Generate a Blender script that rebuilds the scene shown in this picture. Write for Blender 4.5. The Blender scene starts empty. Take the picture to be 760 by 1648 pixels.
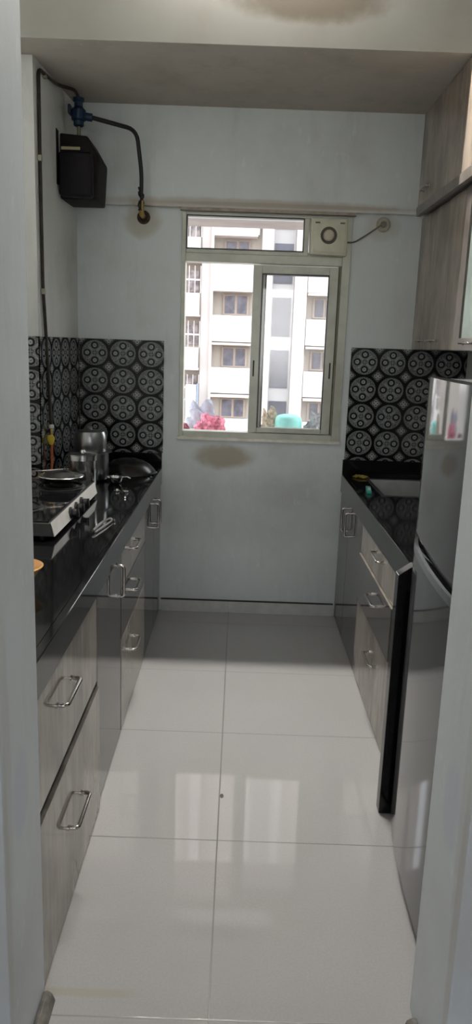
import bpy, bmesh, math, random
from mathutils import Vector, Matrix
random.seed(7)
PI = math.pi
SC = bpy.context.scene
COL = SC.collection

# ------------------------------------------------------------------ node maths
class V:
    def __init__(s, nt, sock): s.nt, s.s = nt, sock
    def op(s, o, *a):
        n = s.nt.nodes.new('ShaderNodeMath'); n.operation = o
        for i, v in enumerate((s,) + a):
            if isinstance(v, V): s.nt.links.new(v.s, n.inputs[i])
            else: n.inputs[i].default_value = v
        return V(s.nt, n.outputs[0])
    def __add__(s, b): return s.op('ADD', b)
    __radd__ = __add__
    def __sub__(s, b): return s.op('SUBTRACT', b)
    def __rsub__(s, b): return (s * -1.0) + b
    def __mul__(s, b): return s.op('MULTIPLY', b)
    __rmul__ = __mul__
    def __truediv__(s, b): return s.op('DIVIDE', b)
    def abs(s): return s.op('ABSOLUTE')
    def fract(s): return s.op('FRACT')
    def lt(s, b): return s.op('LESS_THAN', b)
    def gt(s, b): return s.op('GREATER_THAN', b)
    def min(s, b): return s.op('MINIMUM', b)
    def max(s, b): return s.op('MAXIMUM', b)
    def sqrt(s): return s.op('SQRT')
    def clamp(s):
        r = s.op('MAXIMUM', 0.0); return r.op('MINIMUM', 1.0)
    def step(s, a, b):                       # smooth 0..1 between a and b
        n = s.nt.nodes.new('ShaderNodeMapRange'); n.interpolation_type = 'SMOOTHSTEP'
        s.nt.links.new(s.s, n.inputs[0]); n.inputs[1].default_value = a; n.inputs[2].default_value = b
        return V(s.nt, n.outputs[0])

def newmat(name):
    m = bpy.data.materials.new(name); m.use_nodes = True
    nt = m.node_tree; b = nt.nodes['Principled BSDF']
    g = nt.nodes.new('ShaderNodeNewGeometry'); sx = nt.nodes.new('ShaderNodeSeparateXYZ')
    nt.links.new(g.outputs['Position'], sx.inputs[0])
    P = [V(nt, sx.outputs[i]) for i in range(3)]
    return m, nt, b, P, g.outputs['Position']

def noise(nt, vec, scale, detail=3, sc3=(1, 1, 1), rough=.55):
    mp = nt.nodes.new('ShaderNodeMapping'); mp.inputs['Scale'].default_value = sc3
    nt.links.new(vec, mp.inputs[0])
    n = nt.nodes.new('ShaderNodeTexNoise'); n.inputs['Scale'].default_value = scale
    n.inputs['Detail'].default_value = detail; n.inputs['Roughness'].default_value = rough
    nt.links.new(mp.outputs[0], n.inputs['Vector'])
    return V(nt, n.outputs[0])

def mixc(nt, fac, a, b):
    n = nt.nodes.new('ShaderNodeMix'); n.data_type = 'RGBA'
    nt.links.new(fac.s, n.inputs[0])
    for i, c in ((6, a), (7, b)):
        if isinstance(c, tuple): n.inputs[i].default_value = (*c, 1)
        else: nt.links.new(c, n.inputs[i])
    return n.outputs[2]

def bump(nt, b, h, strength=.1, dist=.002):
    n = nt.nodes.new('ShaderNodeBump'); n.inputs['Strength'].default_value = strength
    n.inputs['Distance'].default_value = dist
    nt.links.new(h.s, n.inputs['Height']); nt.links.new(n.outputs[0], b.inputs['Normal'])

MATS = {}
def mat(name, col, rough=.5, metal=0., spec=.5, coat=0., var=.12, scale=14, emit=None, es=1.):
    if name in MATS: return MATS[name]
    m, nt, b, P, pos = newmat(name)
    n = noise(nt, pos, scale)
    f = n.step(.3, .7)
    dk = tuple(c * (1 - var) for c in col); lt = tuple(min(1, c * (1 + var)) for c in col)
    nt.links.new(mixc(nt, f, dk, lt), b.inputs['Base Color'])
    b.inputs['Roughness'].default_value = rough; b.inputs['Metallic'].default_value = metal
    b.inputs['Specular IOR Level'].default_value = spec; b.inputs['Coat Weight'].default_value = coat
    if emit:
        b.inputs['Emission Color'].default_value = (*emit, 1); b.inputs['Emission Strength'].default_value = es
    MATS[name] = m; return m

# wall paint: off-white distemper with broad dirt, fine scratches, optional stain and tone blobs (x,z,rx,rz,strength,col)
def paint(name, col, dirt=(.30, .27, .22), amt=.35, stains_tones=(), streak=True, rough=.6, spec=.3):
    m, nt, b, P, pos = newmat(name)
    c = mixc(nt, noise(nt, pos, 2.2, 5).step(.45, .85) * amt, col, dirt)
    if streak:
        c = mixc(nt, noise(nt, pos, 9, 6, (1, 1, .18), .7).step(.48, .78) * (amt * 1.1), c, tuple(x * .74 for x in col))
        c = mixc(nt, noise(nt, pos, 26, 4, (1, 1, .5), .6).step(.60, .74) * .45, c, tuple(min(1, x * 1.15) for x in col))
    for (ax, x, z, rx, rz, st, sc) in stains_tones:
        a = P[ax]
        w = noise(nt, pos, 14, 4) * .9
        d = ((a - x) / rx).op('POWER', 2.) + ((P[2] - z) / rz).op('POWER', 2.) + w - .45
        c = mixc(nt, (1.0 - d.step(.25, 1.25)) * st, c, sc)
    nt.links.new(c, b.inputs['Base Color'])
    b.inputs['Roughness'].default_value = rough; b.inputs['Specular IOR Level'].default_value = spec
    if rough < .9: bump(nt, b, noise(nt, pos, 30, 5), .18, .004)
    MATS[name] = m; return m

def laminate(name, lo, hi, rough=.045, spec=.5):
    m, nt, b, P, pos = newmat(name)
    s1 = noise(nt, pos, 7, 6, (1, 1, .30), .65)
    s2 = noise(nt, pos, 46, 4, (1, 1, .10), .6)
    s3 = noise(nt, pos, 5, 4, (1, 1, .8), .6)
    f = (s1 * .55 + s2 * .25 + s3 * .3).step(.42, .7)
    c = mixc(nt, f, lo, hi)
    c = mixc(nt, noise(nt, pos, 90, 2, (1, 1, .03)).step(.64, .72) * .12, c, tuple(x * .5 for x in lo))
    nt.links.new(c, b.inputs['Base Color'])
    b.inputs['Roughness'].default_value = rough; b.inputs['Specular IOR Level'].default_value = spec
    MATS[name] = m; return m

# printed medallion tiles; ax = horizontal axis, u0/z0 a medallion centre
def medallion(name, ax, u0, z0, pu=.150, pz=.1435):
    m, nt, b, P, pos = newmat(name)
    u = ((P[ax] - u0) / pu + .5 + 20.0).fract() - .5
    v = ((P[2] - z0) / pz + .5 + 20.0).fract() - .5
    r = (u * u + v * v).sqrt()
    au, av = u.abs(), v.abs()
    big, sm = au.max(av), au.min(av)
    # small rosettes on the axes
    rr = ((big - .27) * (big - .27) + sm * sm).sqrt()
    fine = noise(nt, pos, 260, 2).step(.42, .58)
    wave = ((r * 90.0).op('SINE') * ((au - av) * 60.0).op('SINE')).gt(.0)
    inner = 0.05 + fine * .26 + wave * .12
    inner = inner.max((rr - .150).abs().lt(.009) * .30)
    dark = rr.lt(.132)
    inner = inner * (1.0 - dark * .96)
    ros = rr.lt(.074) * (.36 + fine * .28)
    inner = inner.max(ros) * (1.0 - rr.lt(.022) * .6)
    # diagonal cross and central cross
    diag = (au - av).abs().lt(.030) * r.lt(.33)
    core = (au - av).abs().lt(.011) * r.lt(.36)
    inner = inner.max((diag - core).clamp() * .62 * r.gt(.05))
    ctr = r.lt(.085)
    inner = inner * (1.0 - ctr) + ctr * (.10 + (au.min(av).lt(.012)) * .32)
    ring = ((r - .440).abs().lt(.008)) * .26
    inner = inner.max(ring)
    disc = r.lt(.455)
    # corner quatrefoils
    cu, cv = .5 - au, .5 - av
    cr = cu + cv
    qc = (cu * cu + cv * cv).sqrt()
    lob = (((cu - .075).op('POWER', 2.) + cv * cv).sqrt()).min(((cv - .075).op('POWER', 2.) + cu * cu).sqrt())
    quat = lob.lt(.062) + qc.lt(.04)
    quat = quat.clamp() * .62 * (1.0 - lob.lt(.036)) + lob.lt(.020) * .35
    edge = ((cr - .205).abs().lt(.013)) * .22 + cr.lt(.19) * .04
    corner = quat.max(edge) * (r.gt(.50))
    val = disc * inner + (1.0 - disc) * corner
    c = mixc(nt, val.clamp(), (.006, .006, .007), (.66, .70, .70))
    nt.links.new(c, b.inputs['Base Color'])
    b.inputs['Roughness'].default_value = .16; b.inputs['Specular IOR Level'].default_value = .25
    MATS[name] = m; return m

def floor_mat():
    m, nt, b, P, pos = newmat('vitrified_floor')
    x, y = P[0], P[1]
    d = (x + .022).abs().min((x - .625).abs()).min((x + .668).abs())
    for g in (.13, .775, 1.415, 2.05, 2.71, 3.28, 3.905): d = d.min((y - g).abs())
    f = 1.0 - d.step(.0012, .0028)
    sp = noise(nt, pos, 160, 3).step(.35, .65)
    cl = noise(nt, pos, 3, 4).step(.35, .7)
    c = mixc(nt, sp, (.485, .475, .475), (.515, .505, .505))
    c = mixc(nt, cl * .35, c, (.46, .46, .46))
    # scuffed threshold strip and a fleck on the joint
    thr = (1.0 - (y - 1.478).abs().step(.006, .016)) * (1.0 - (x + .33).abs().step(.08, .16))
    c = mixc(nt, thr * .55, c, (.45, .42, .32))
    fk = (((x + .014) / .006).op('POWER', 2.) + ((y - 2.285) / .013).op('POWER', 2.)).lt(1.)
    c = mixc(nt, f * .8, c, (.13, .125, .12))
    c = mixc(nt, fk, c, (.01, .01, .01))
    nt.links.new(c, b.inputs['Base Color'])
    r = f * .4 + .03 + cl * .02
    nt.links.new(r.s, b.inputs['Roughness'])
    b.inputs['Specular IOR Level'].default_value = 1.0
    bump(nt, b, 1.0 - f, .3, .001)
    return m

def granite(name):
    m, nt, b, P, pos = newmat(name)
    f = noise(nt, pos, 420, 2).step(.62, .72)
    nt.links.new(mixc(nt, f, (.0045, .0045, .005), (.03, .032, .036)), b.inputs['Base Color'])
    b.inputs['Roughness'].default_value = .07; b.inputs['Specular IOR Level'].default_value = .5
    MATS[name] = m; return m

def glass(name, haze=0., tint=(1, 1, 1)):
    m = bpy.data.materials.new(name); m.use_nodes = True; nt = m.node_tree; nt.nodes.clear()
    out = nt.nodes.new('ShaderNodeOutputMaterial'); tr = nt.nodes.new('ShaderNodeBsdfTransparent')
    tr.inputs[0].default_value = (*tint, 1)
    gl = nt.nodes.new('ShaderNodeBsdfGlossy'); gl.inputs['Roughness'].default_value = .03
    fr = nt.nodes.new('ShaderNodeFresnel'); fr.inputs[0].default_value = 1.45
    mx = nt.nodes.new('ShaderNodeMixShader')
    nt.links.new(fr.outputs[0], mx.inputs[0]); nt.links.new(tr.outputs[0], mx.inputs[1]); nt.links.new(gl.outputs[0], mx.inputs[2])
    res = mx
    if haze:                                      # dust film
        df = nt.nodes.new('ShaderNodeBsdfTranslucent'); df.inputs[0].default_value = (.85, .86, .86, 1)
        d2 = nt.nodes.new('ShaderNodeBsdfDiffuse'); d2.inputs[0].default_value = (.6, .6, .6, 1)
        m0 = nt.nodes.new('ShaderNodeMixShader'); m0.inputs[0].default_value = .3
        nt.links.new(df.outputs[0], m0.inputs[1]); nt.links.new(d2.outputs[0], m0.inputs[2])
        g = nt.nodes.new('ShaderNodeNewGeometry')
        n = noise(nt, g.outputs['Position'], 7, 5)
        m2 = nt.nodes.new('ShaderNodeMixShader'); nt.links.new((n * haze * 1.8).clamp().s, m2.inputs[0])
        nt.links.new(mx.outputs[0], m2.inputs[1]); nt.links.new(m0.outputs[0], m2.inputs[2]); res = m2
    nt.links.new(res.outputs[0], out.inputs[0])
    MATS[name] = m; return m

# ------------------------------------------------------------------ geometry helpers
def bmx(): return bmesh.new()
def box(bm, x0, x1, y0, y1, z0, z1, bev=0., seg=2):
    vs = [bm.verts.new((x, y, z)) for x in (x0, x1) for y in (y0, y1) for z in (z0, z1)]
    idx = [(0, 1, 3, 2), (4, 6, 7, 5), (0, 4, 5, 1), (2, 3, 7, 6), (0, 2, 6, 4), (1, 5, 7, 3)]
    fs = [bm.faces.new([vs[i] for i in f]) for f in idx]
    if bev:
        es = list({e for f in fs for e in f.edges})
        bmesh.ops.bevel(bm, geom=es, offset=bev, segments=seg, profile=.5, affect='EDGES')
    return bm
def prism(bm, pts, axis, a0, a1, bev=0., seg=2):
    """polygon pts in the two other axes (in xyz order), extruded along axis."""
    def mk(p, a):
        l = list(p); l.insert(axis, a); return bm.verts.new(l)
    A = [mk(p, a0) for p in pts]; B = [mk(p, a1) for p in pts]
    fs = [bm.faces.new(A), bm.faces.new(B[::-1])]
    n = len(pts)
    for i in range(n): fs.append(bm.faces.new((A[i], B[i], B[(i+1) % n], A[(i+1) % n])))
    bmesh.ops.recalc_face_normals(bm, faces=fs)
    if bev:
        es = list({e for f in fs for e in f.edges})
        bmesh.ops.bevel(bm, geom=es, offset=bev, segments=seg, profile=.5, affect='EDGES')
    return bm
def lathe(bm, prof, c, seg=40, axis='z', sx=1., sy=1.):
    rings = []
    for r, h in prof:
        ring = []
        for k in range(seg):
            a = 2 * PI * k / seg
            p = (r * math.cos(a) * sx, r * math.sin(a) * sy, h)
            if axis == 'x': p = (h, r * math.cos(a), r * math.sin(a))
            if axis == 'y': p = (r * math.cos(a), h, r * math.sin(a))
            ring.append(bm.verts.new((c[0] + p[0], c[1] + p[1], c[2] + p[2])))
        rings.append(ring)
    for a, b in zip(rings, rings[1:]):
        for k in range(seg): bm.faces.new((a[k], a[(k+1) % seg], b[(k+1) % seg], b[k]))
    if prof[0][0] > 1e-6: bm.faces.new(rings[0][::-1])
    if prof[-1][0] > 1e-6: bm.faces.new(rings[-1])
    bmesh.ops.remove_doubles(bm, verts=bm.verts, dist=1e-6)
    bmesh.ops.recalc_face_normals(bm, faces=bm.faces)
    return bm
def smooth_path(pts, r=.02, n=5):
    pts = [Vector(p) for p in pts]; out = [pts[0]]
    for a, b, c in zip(pts, pts[1:], pts[2:]):
        d1 = (a - b); d2 = (c - b); l = min(r, d1.length * .49, d2.length * .49)
        p, q = b + d1.normalized() * l, b + d2.normalized() * l
        for k in range(n + 1):
            t = k / n; out.append(p * (1-t)**2 + b * 2 * t * (1-t) + q * t * t)
    out.append(pts[-1]); return out
def tube(bm, pts, r, seg=10, bend=0.):
    if bend: pts = smooth_path(pts, bend)
    pts = [Vector(p) for p in pts]; rings = []; up = None
    for i, p in enumerate(pts):
        d = (pts[min(i+1, len(pts)-1)] - pts[max(i-1, 0)]).normalized()
        if up is None: up = d.orthogonal().normalized()
        else: up = (up - d * up.dot(d)).normalized()
        s = d.cross(up); rr = r(i / (len(pts)-1)) if callable(r) else r
        rings.append([bm.verts.new(p + (up * math.cos(2*PI*k/seg) + s * math.sin(2*PI*k/seg)) * rr) for k in range(seg)])
    fs = []
    for a, b in zip(rings, rings[1:]):
        for k in range(seg): fs.append(bm.faces.new((a[k], a[(k+1) % seg], b[(k+1) % seg], b[k])))
    fs.append(bm.faces.new(rings[0][::-1])); fs.append(bm.faces.new(rings[-1]))
    bmesh.ops.recalc_face_normals(bm, faces=fs)
    return bm

def wpos(o):
    v = Vector((0, 0, 0))
    while o: v += o.location; o = o.parent
    return v
def obj(name, bm, m, parent=None, smooth=False, label=None, kind=None, loc=None):
    """world-space bmesh -> mesh object; origin at parent's origin or at loc"""
    base = wpos(parent) if parent else Vector(loc or (0, 0, 0))
    bmesh.ops.translate(bm, verts=bm.verts, vec=-base)
    me = bpy.data.meshes.new(name); bm.to_mesh(me); bm.free()
    me.materials.append(m)
    if smooth:
        for p in me.polygons: p.use_smooth = True
        me.set_sharp_from_angle(angle=math.radians(38))
    o = bpy.data.objects.new(name, me); COL.objects.link(o)
    if parent: o.parent = parent
    else: o.location = base
    if label: o['label'] = label
    if kind: o['kind'] = kind
    return o
def tag(o, label, cat, group=None):
    o['label'] = label; o['category'] = cat
    if group: o['group'] = group
    return o
def thing(name, label, cat, loc, group=None):
    o = bpy.data.objects.new(name, None); COL.objects.link(o); o.location = loc
    o.empty_display_size = .05
    return tag(o, label, cat, group)
def struct(name, bm, m, parent=None, **k):
    return obj(name, bm, m, parent, kind=None if parent else 'structure', **k)

# ------------------------------------------------------------------ materials
PATCH_BROWN = (.20, .16, .11)  # dark brown tone for the patch high on the beam
P_back = paint('paint_back', (.71, .755, .765), amt=.36, stains_tones=[
    (0, -.078, .897, .17, .075, .75, (.36, .30, .20)), (0, -.53, 2.10, .10, .09, .6, (.42, .38, .26)),
    (0, .70, 2.11, .10, .07, .35, (.45, .42, .33)), (0, .0, 2.19, .9, .03, .5, (.42, .33, .24)),
    (0, .1, .60, .6, .22, .22, (.40, .42, .42)), (0, .16, 2.19, .75, .012, .5, (.36, .30, .24))])
P_left = paint('paint_left', (.64, .655, .645), amt=.45)
P_jamb = paint('paint_doorway', (.72, .77, .80), amt=.25, stains_tones=[
    (1, 1.33, .62, .06, .10, .12, (.25, .33, .62)), (1, 1.25, .7, .03, .35, .2, (.45, .42, .34)),
    (1, 1.235, .45, .02, .30, .3, (.48, .42, .36))])
P_ceil = paint('paint_ceiling', (.47, .435, .39), dirt=(.27, .22, .17), amt=.55, rough=.95, spec=.05, stains_tones=[
    (0, .22, 2.80, .32, .09, .6, PATCH_BROWN), (0, -.35, 2.72, .5, .05, .35, (.34, .28, .2))])
P_room = paint('paint_room', (.64, .62, .60), amt=.2)
M_floor = floor_mat()
M_gran = granite('black_granite')
LAM = laminate('light_laminate', (.225, .195, .168), (.385, .345, .305))
LAMU = laminate('upper_laminate', (.19, .155, .125), (.38, .315, .26), .2, .5)
DRK = laminate('dark_laminate', (.075, .070, .067), (.125, .118, .112), .035)
CARC = mat('carcass_grey', (.33, .32, .31), .4)
GAP = mat('gap_black', (.012, .012, .012), .7)
HAND = mat('handle_chrome', (.50, .47, .45), .14, 1., var=.08)
CHROME = mat('chrome', (.72, .68, .66), .16, 1., var=.08)
STEEL = mat('stainless_steel', (.62, .62, .61), .2, 1., var=.06)
STEELD = mat('dull_steel', (.33, .33, .34), .28, 1., var=.15)
FRID = mat('fridge_steel', (.14, .144, .15), .06, .50, var=.03, scale=3)
FRIDB = mat('fridge_body', (.16, .165, .175), .35, .3, var=.05)
BLACK = mat('black_plastic', (.01, .01, .011), .3)
BLKG = mat('black_glass', (.006, .006, .007), .06)
IRON = mat('black_iron', (.010, .009, .009), .6, .0, spec=.2, var=.3, scale=60)
ALU = mat('window_aluminium', (.50, .51, .44), .35, .15, var=.10, scale=9)
CREAM = mat('cream_plastic', (.64, .63, .50), .28, var=.06)
CREAMD = mat('cream_plastic_worn', (.40, .39, .31), .5, var=.15)
BROWN = mat('brown_wood', (.36, .31, .26), .6, var=.2, scale=20)
PIPE = mat('black_pipe', (.009, .008, .007), .5, var=.3)
BLUE = mat('blue_valve', (.006, .024, .06), .4, .1)
METER = mat('meter_grey', (.014, .011, .011), .6, .0, spec=.2, var=.25, scale=20)
BRASS = mat('brass', (.55, .38, .14), .35, 1., var=.3)
YEL = mat('yellow_plastic', (.75, .55, .04), .4)
ORG = mat('orange_rubber', (.62, .16, .05), .5)
OBWL = mat('amber_bowl', (.62, .33, .12), .25, spec=.5, var=.15)
TEAL = mat('teal_plastic', (.25, .72, .66), .4)
GREEN = mat('green_wrap', (.05, .45, .33), .35)
YCL = mat('yellow_cloth', (.55, .42, .10), .8, var=.3)
WHITEP = mat('white_plastic', (.72, .72, .68), .45)
GLASS = glass('pane_clear')
GLASSD = glass('pane_dusty', .03)
GLASSF = mat('frosted_glass', (.30, .36, .34), .22, var=.15, scale=6)
MARB = mat('skirting_tile', (.58, .58, .57), .12, var=.08)
CONC = mat('grey_stone', (.20, .185, .165), .6, var=.3, scale=30)
T_back = medallion('medallion_back_left', 0, -.779, 1.431)
T_backr = medallion('medallion_back_right', 0, .657, 1.431, .149)
T_pil = medallion('medallion_pillar', 0, -.940, 1.438, .150, .148)
T_side = medallion('medallion_side', 1, 3.51, 1.431)

# ------------------------------------------------------------------ setting
D = 4.085; XW = -.868; XP = -.905; YP = 3.43; YB = 3.25; ZC = 2.636; ZH = 3.30; XR = 1.20
YN, YF = 1.22, 1.47; XJL, XJR = -.407, .447
struct('floor', box(bmx(), -2.3, 2.3, -3.0, 4.30, -.06, 0), M_floor)
bm = bmx()
wx0, wx1, wz0, wz1 = -.327, .547, .995, 2.152
box(bm, -1.4, wx0, D, 4.28, 0, 2.17); box(bm, wx1, 1.4, D, 4.28, 0, 2.17)
box(bm, wx0, wx1, D, 4.28, 0, wz0); box(bm, wx0, wx1, D, 4.28, wz1, 2.17)
box(bm, -1.4, 1.4, 4.045, 4.28, 2.17, ZC)
struct('wall_back', bm, P_back)
bm = bmx()
prism(bm, [(XP, YP), (XW, D), (-1.4, D), (-1.4, YP)], 2, 0, ZC)
box(bm, -1.4, -1.10, YF, YP, 0, ZH)
struct('wall_left', bm, P_left)
struct('wall_right', box(bmx(), XR, 1.4, YF, D, 0, ZH), P_left)
bm = bmx()
box(bm, -1.45, 1.45, YB, 4.28, ZC, ZH); box(bm, -2.3, 2.3, -3.0, YB, ZH, ZH + .12)
ce = struct('ceiling', bm, P_ceil)
P_beam_dim = paint('ceiling_paint_dimmed', (.30, .295, .275), dirt=(.19, .16, .12), amt=.5, rough=.95, spec=.05, streak=False, stains_tones=[(0, .22, 2.80, .32, .085, .75, (.12, .095, .065))])  # ceiling paint darkened on this face to offset lamp glare, smudge deepened too
ce.data.materials.append(P_beam_dim)
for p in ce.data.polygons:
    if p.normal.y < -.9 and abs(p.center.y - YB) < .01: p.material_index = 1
bm = bmx()
box(bm, -2.3, XJL, YN, YF, 0, 2.55, .004); box(bm, XJR, 2.3, YN, YF, 0, 2.55, .004); box(bm, -2.3, 2.3, YN, YF, 2.55, ZH)
struct('wall_front', bm, P_jamb)
struct('wall_west', box(bmx(), -2.45, -2.3, -3.0, YF, 0, ZH), P_room)
struct('wall_east', box(bmx(), 2.3, 2.45, -3.0, YF, 0, ZH), P_room)
bm = bmx()
box(bm, -2.3, -1.0, -3.15, -3.0, 0, ZH); box(bm, 1.0, 2.3, -3.15, -3.0, 0, ZH)
box(bm, -1.0, 1.0, -3.15, -3.0, 0, .9); box(bm, -1.0, 1.0, -3.15, -3.0, 2.30, ZH)
struct('wall_rear', bm, P_room)
# skirting tiles along the back wall with a dark joint on top
bm = bmx(); box(bm, -.411, -.026, D-.012, D-.0005, 0, .068, .001); box(bm, -.021, .572, D-.012, D-.0005, 0, .068, .001)
sk = struct('baseboard_back', bm, MARB)
obj('joint', box(bmx(), -.411, .572, D-.014, D-.0005, .068, .0735), mat('dirty_joint', (.05, .045, .04), .8), sk)
struct('trim_1', box(bmx(), -.335, .56, 4.047, 4.083, 2.156, 2.1695), BROWN)
bm = bmx(); prism(bm, [(.415, 0), (.4465, 0), (.4465, .036), (.436, .038), (.424, .030)], 1, 1.235, 1.405, .002)
struct('trim_2', bm, CONC)
bm = bmx(); prism(bm, [(-.4065, 0), (-.378, 0), (-.386, .020), (-.397, .028), (-.4065, .024)], 1, 1.24, 1.455, .003)
struct('trim_3', bm, CONC)

# window
w = struct('window_1', (lambda b: (box(b, wx0, -.305, 4.075, 4.16, wz0, wz1, .002), box(b, .505, wx1, 4.075, 4.16, wz0, wz1, .002),
     box(b, -.305, .505, 4.075, 4.16, 2.139, wz1, .002), box(b, -.305, .505, 4.075, 4.16, 1.911, 1.955, .003),
     box(b, -.305, .505, 4.085, 4.16, 1.93, 1.975, .002), box(b, .302, .326, 4.080, 4.16, 1.956, 2.139, .002),
     box(b, -.305, .505, 4.075, 4.16, wz0, 1.034, .003))[0])(bmx()), ALU)
bm = bmx()
box(bm, -.305, -.299, 4.083, 4.12, 1.975, 2.139); box(bm, .297, .302, 4.083, 4.12, 1.975, 2.139)
box(bm, -.299, .297, 4.083, 4.12, 1.975, 1.980); box(bm, -.299, .297, 4.083, 4.12, 2.134, 2.139)
obj('gasket', bm, BLACK, w)
obj('transom_pane', box(bmx(), -.299, .297, 4.108, 4.112, 1.980, 2.134), GLASSD, w)
def sash(x0, x1, y, stl, nm):
    b = bmx(); z0, z1 = 1.036, 1.905
    box(b, x0, x0+stl, y, y+.026, z0, z1, .002); box(b, x1-stl, x1, y, y+.026, z0, z1, .002)
    box(b, x0+stl, x1-stl, y, y+.026, z1-.040, z1, .002); box(b, x0+stl, x1-stl, y, y+.026, z0, z0+.026, .002)
    s = obj(nm, b, ALU, w)
    b = bmx()
    box(b, x0+stl, x0+stl+.006, y-.001, y+.012, z0+.026, z1-.040); box(b, x1-stl-.005, x1-stl, y-.001, y+.012, z0+.026, z1-.040)
    box(b, x0+stl+.006, x1-stl-.005, y-.001, y+.012, z1-.046, z1-.040)
    obj('gasket', b, BLACK, s)
    obj('pane', box(bmx(), x0+stl, x1-stl, y+.012, y+.016, z0+.026, z1-.040), GLASSD, s)
    return s
s1 = sash(.048, .492, 4.088, .047, 'sash')
obj('sash_handle', box(bmx(), .063, .071, 4.083, 4.089, 1.335, 1.42, .003), BLACK, s1)
obj('sash_handle', box(bmx(), .470, .478, 4.083, 4.089, 1.335, 1.42, .003), BLACK, s1)
sash(.080, .503, 4.122, .034, 'sash')
obj('track', box(bmx(), .494, .505, 4.076, 4.16, 1.036, 1.911), mat('track_dark', (.20, .19, .13), .6), w)  # sliding track in its own dark colour
obj('sill_strip', box(bmx(), -.335, .553, 4.062, 4.085, .986, 1.004, .003), mat('sill_paint', (.74, .72, .64), .3), w)

# ------------------------------------------------------------------ lamp (above the frame, on the beam)
t = thing('batten_light', 'slim white batten light mounted high on the beam above the kitchen aisle', 'light', (.0, 3.2495, 3.20))
obj('batten', box(bmx(), -.42, .42, 3.212, 3.2495, 3.202, 3.250, .002), WHITEP, t)
obj('diffuser', box(bmx(), -.39, .39, 3.2145, 3.2365, 3.1995, 3.2018), mat('diffuser_warm', (.9, .9, .9), .4, emit=(1., .955, .88), es=1000.), t)
for x in (-.405, .405):
    obj('end_cap', box(bmx(), x-.012, x+.012, 3.214, 3.2485, 3.197, 3.2018, .001), WHITEP, t)

# added round fill lamp, unseen above the camera, to brighten the doorway jambs
b = bmx(); lathe(b, [(.16, 0), (.17, -.012), (.165, -.03), (.12, -.045), (0, -.05)], (0, .35, ZH-.0005), 36)
t2 = thing('fill_lamp', 'added round white fill lamp above the camera, out of view', 'light', (0, .35, ZH-.001))
obj('diffuser', b, mat('fill_lamp_glow', (.9, .9, .9), .5, emit=(.84, .93, 1.), es=3.5), t2, True)  # glowing face of the added fill lamp

# ------------------------------------------------------------------ tile splashbacks
def slab(name, bm, m, label): return tag(obj(name, bm, m), label, 'backsplash', None)
slab('tile_splashback', box(bmx(), XW+.009, -.411, D-.009, D-.0005, .9055, 1.504), T_back, 'black and grey medallion tile panel on the back wall left of the window')
slab('tile_splashback', box(bmx(), .583, XR-.0005, D-.009, D-.0005, .9055, 1.504), T_backr, 'medallion tile panel on the back wall right of the window, above the sink')
slab('tile_splashback', box(bmx(), -1.0995, XP+.006, YP-.009, YP-.0005, .8245, 1.504), T_pil, 'strip of round medallion tiles facing forward beside the left doorway jamb')
b = bmx(); prism(b, [(XP+.0005, YP-.009), (XP+.009, YP-.009), (XW+.009, D-.010), (XW+.0005, D-.010)], 2, .8245, 1.504)
slab('tile_splashback', b, T_side, 'medallion tile panel on the left side wall, seen edge-on below the meter')

# ------------------------------------------------------------------ counters
GXL = -.414; GXR = .574; ZT = .823
t = thing('worktop', 'long black granite worktop on the left under the gas stove', 'worktop', (-.75, 2.8, .735))
b = bmx()
prism(b, [(-1.0985, 1.473), (GXL-.022, 1.473), (GXL-.022, D-.002), (XW+.010, D-.002), (XP+.010, YP-.0105), (-1.0985, YP-.0105)], 2, .79, ZT)
obj('slab', b, M_gran, t)
obj('edge_strip', box(bmx(), GXL-.022, GXL, 1.473, D-.002, .732, ZT, .003, 3), M_gran, t)
obj('upstand', box(bmx(), XW+.0105, GXL-.001, D-.014, D-.0005, ZT, .905, .001), M_gran, t)
t = thing('worktop', 'black granite worktop with a sink on the right beside the fridge', 'worktop', (.9, 3.2, .735))
b = bmx(); SX0, SX1, SY0, SY1 = .70, 1.13, 3.50, 3.955
box(b, GXR+.022, SX0, 2.262, D-.002, .79, ZT); box(b, SX1, XR-.001, 2.262, D-.002, .79, ZT)
box(b, SX0, SX1, 2.262, SY0, .79, ZT); box(b, SX0, SX1, SY1, D-.002, .79, ZT)
obj('slab', b, M_gran, t)
obj('edge_strip', box(bmx(), GXR, GXR+.022, 2.262, D-.002, .725, ZT, .003, 3), M_gran, t)
obj('upstand', box(bmx(), GXR+.001, XR-.001, D-.014, D-.0005, ZT, .905, .001), M_gran, t)
b = bmx(); prism(b, [(.507, .001), (XR-.001, .001), (XR-.001, .857), (.553, .857), (.507, .824)], 1, 2.216, 2.260, .0016)
tag(obj('end_panel', b, M_gran), 'upright black granite end panel between the fridge and the right drawers', 'panel')

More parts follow.
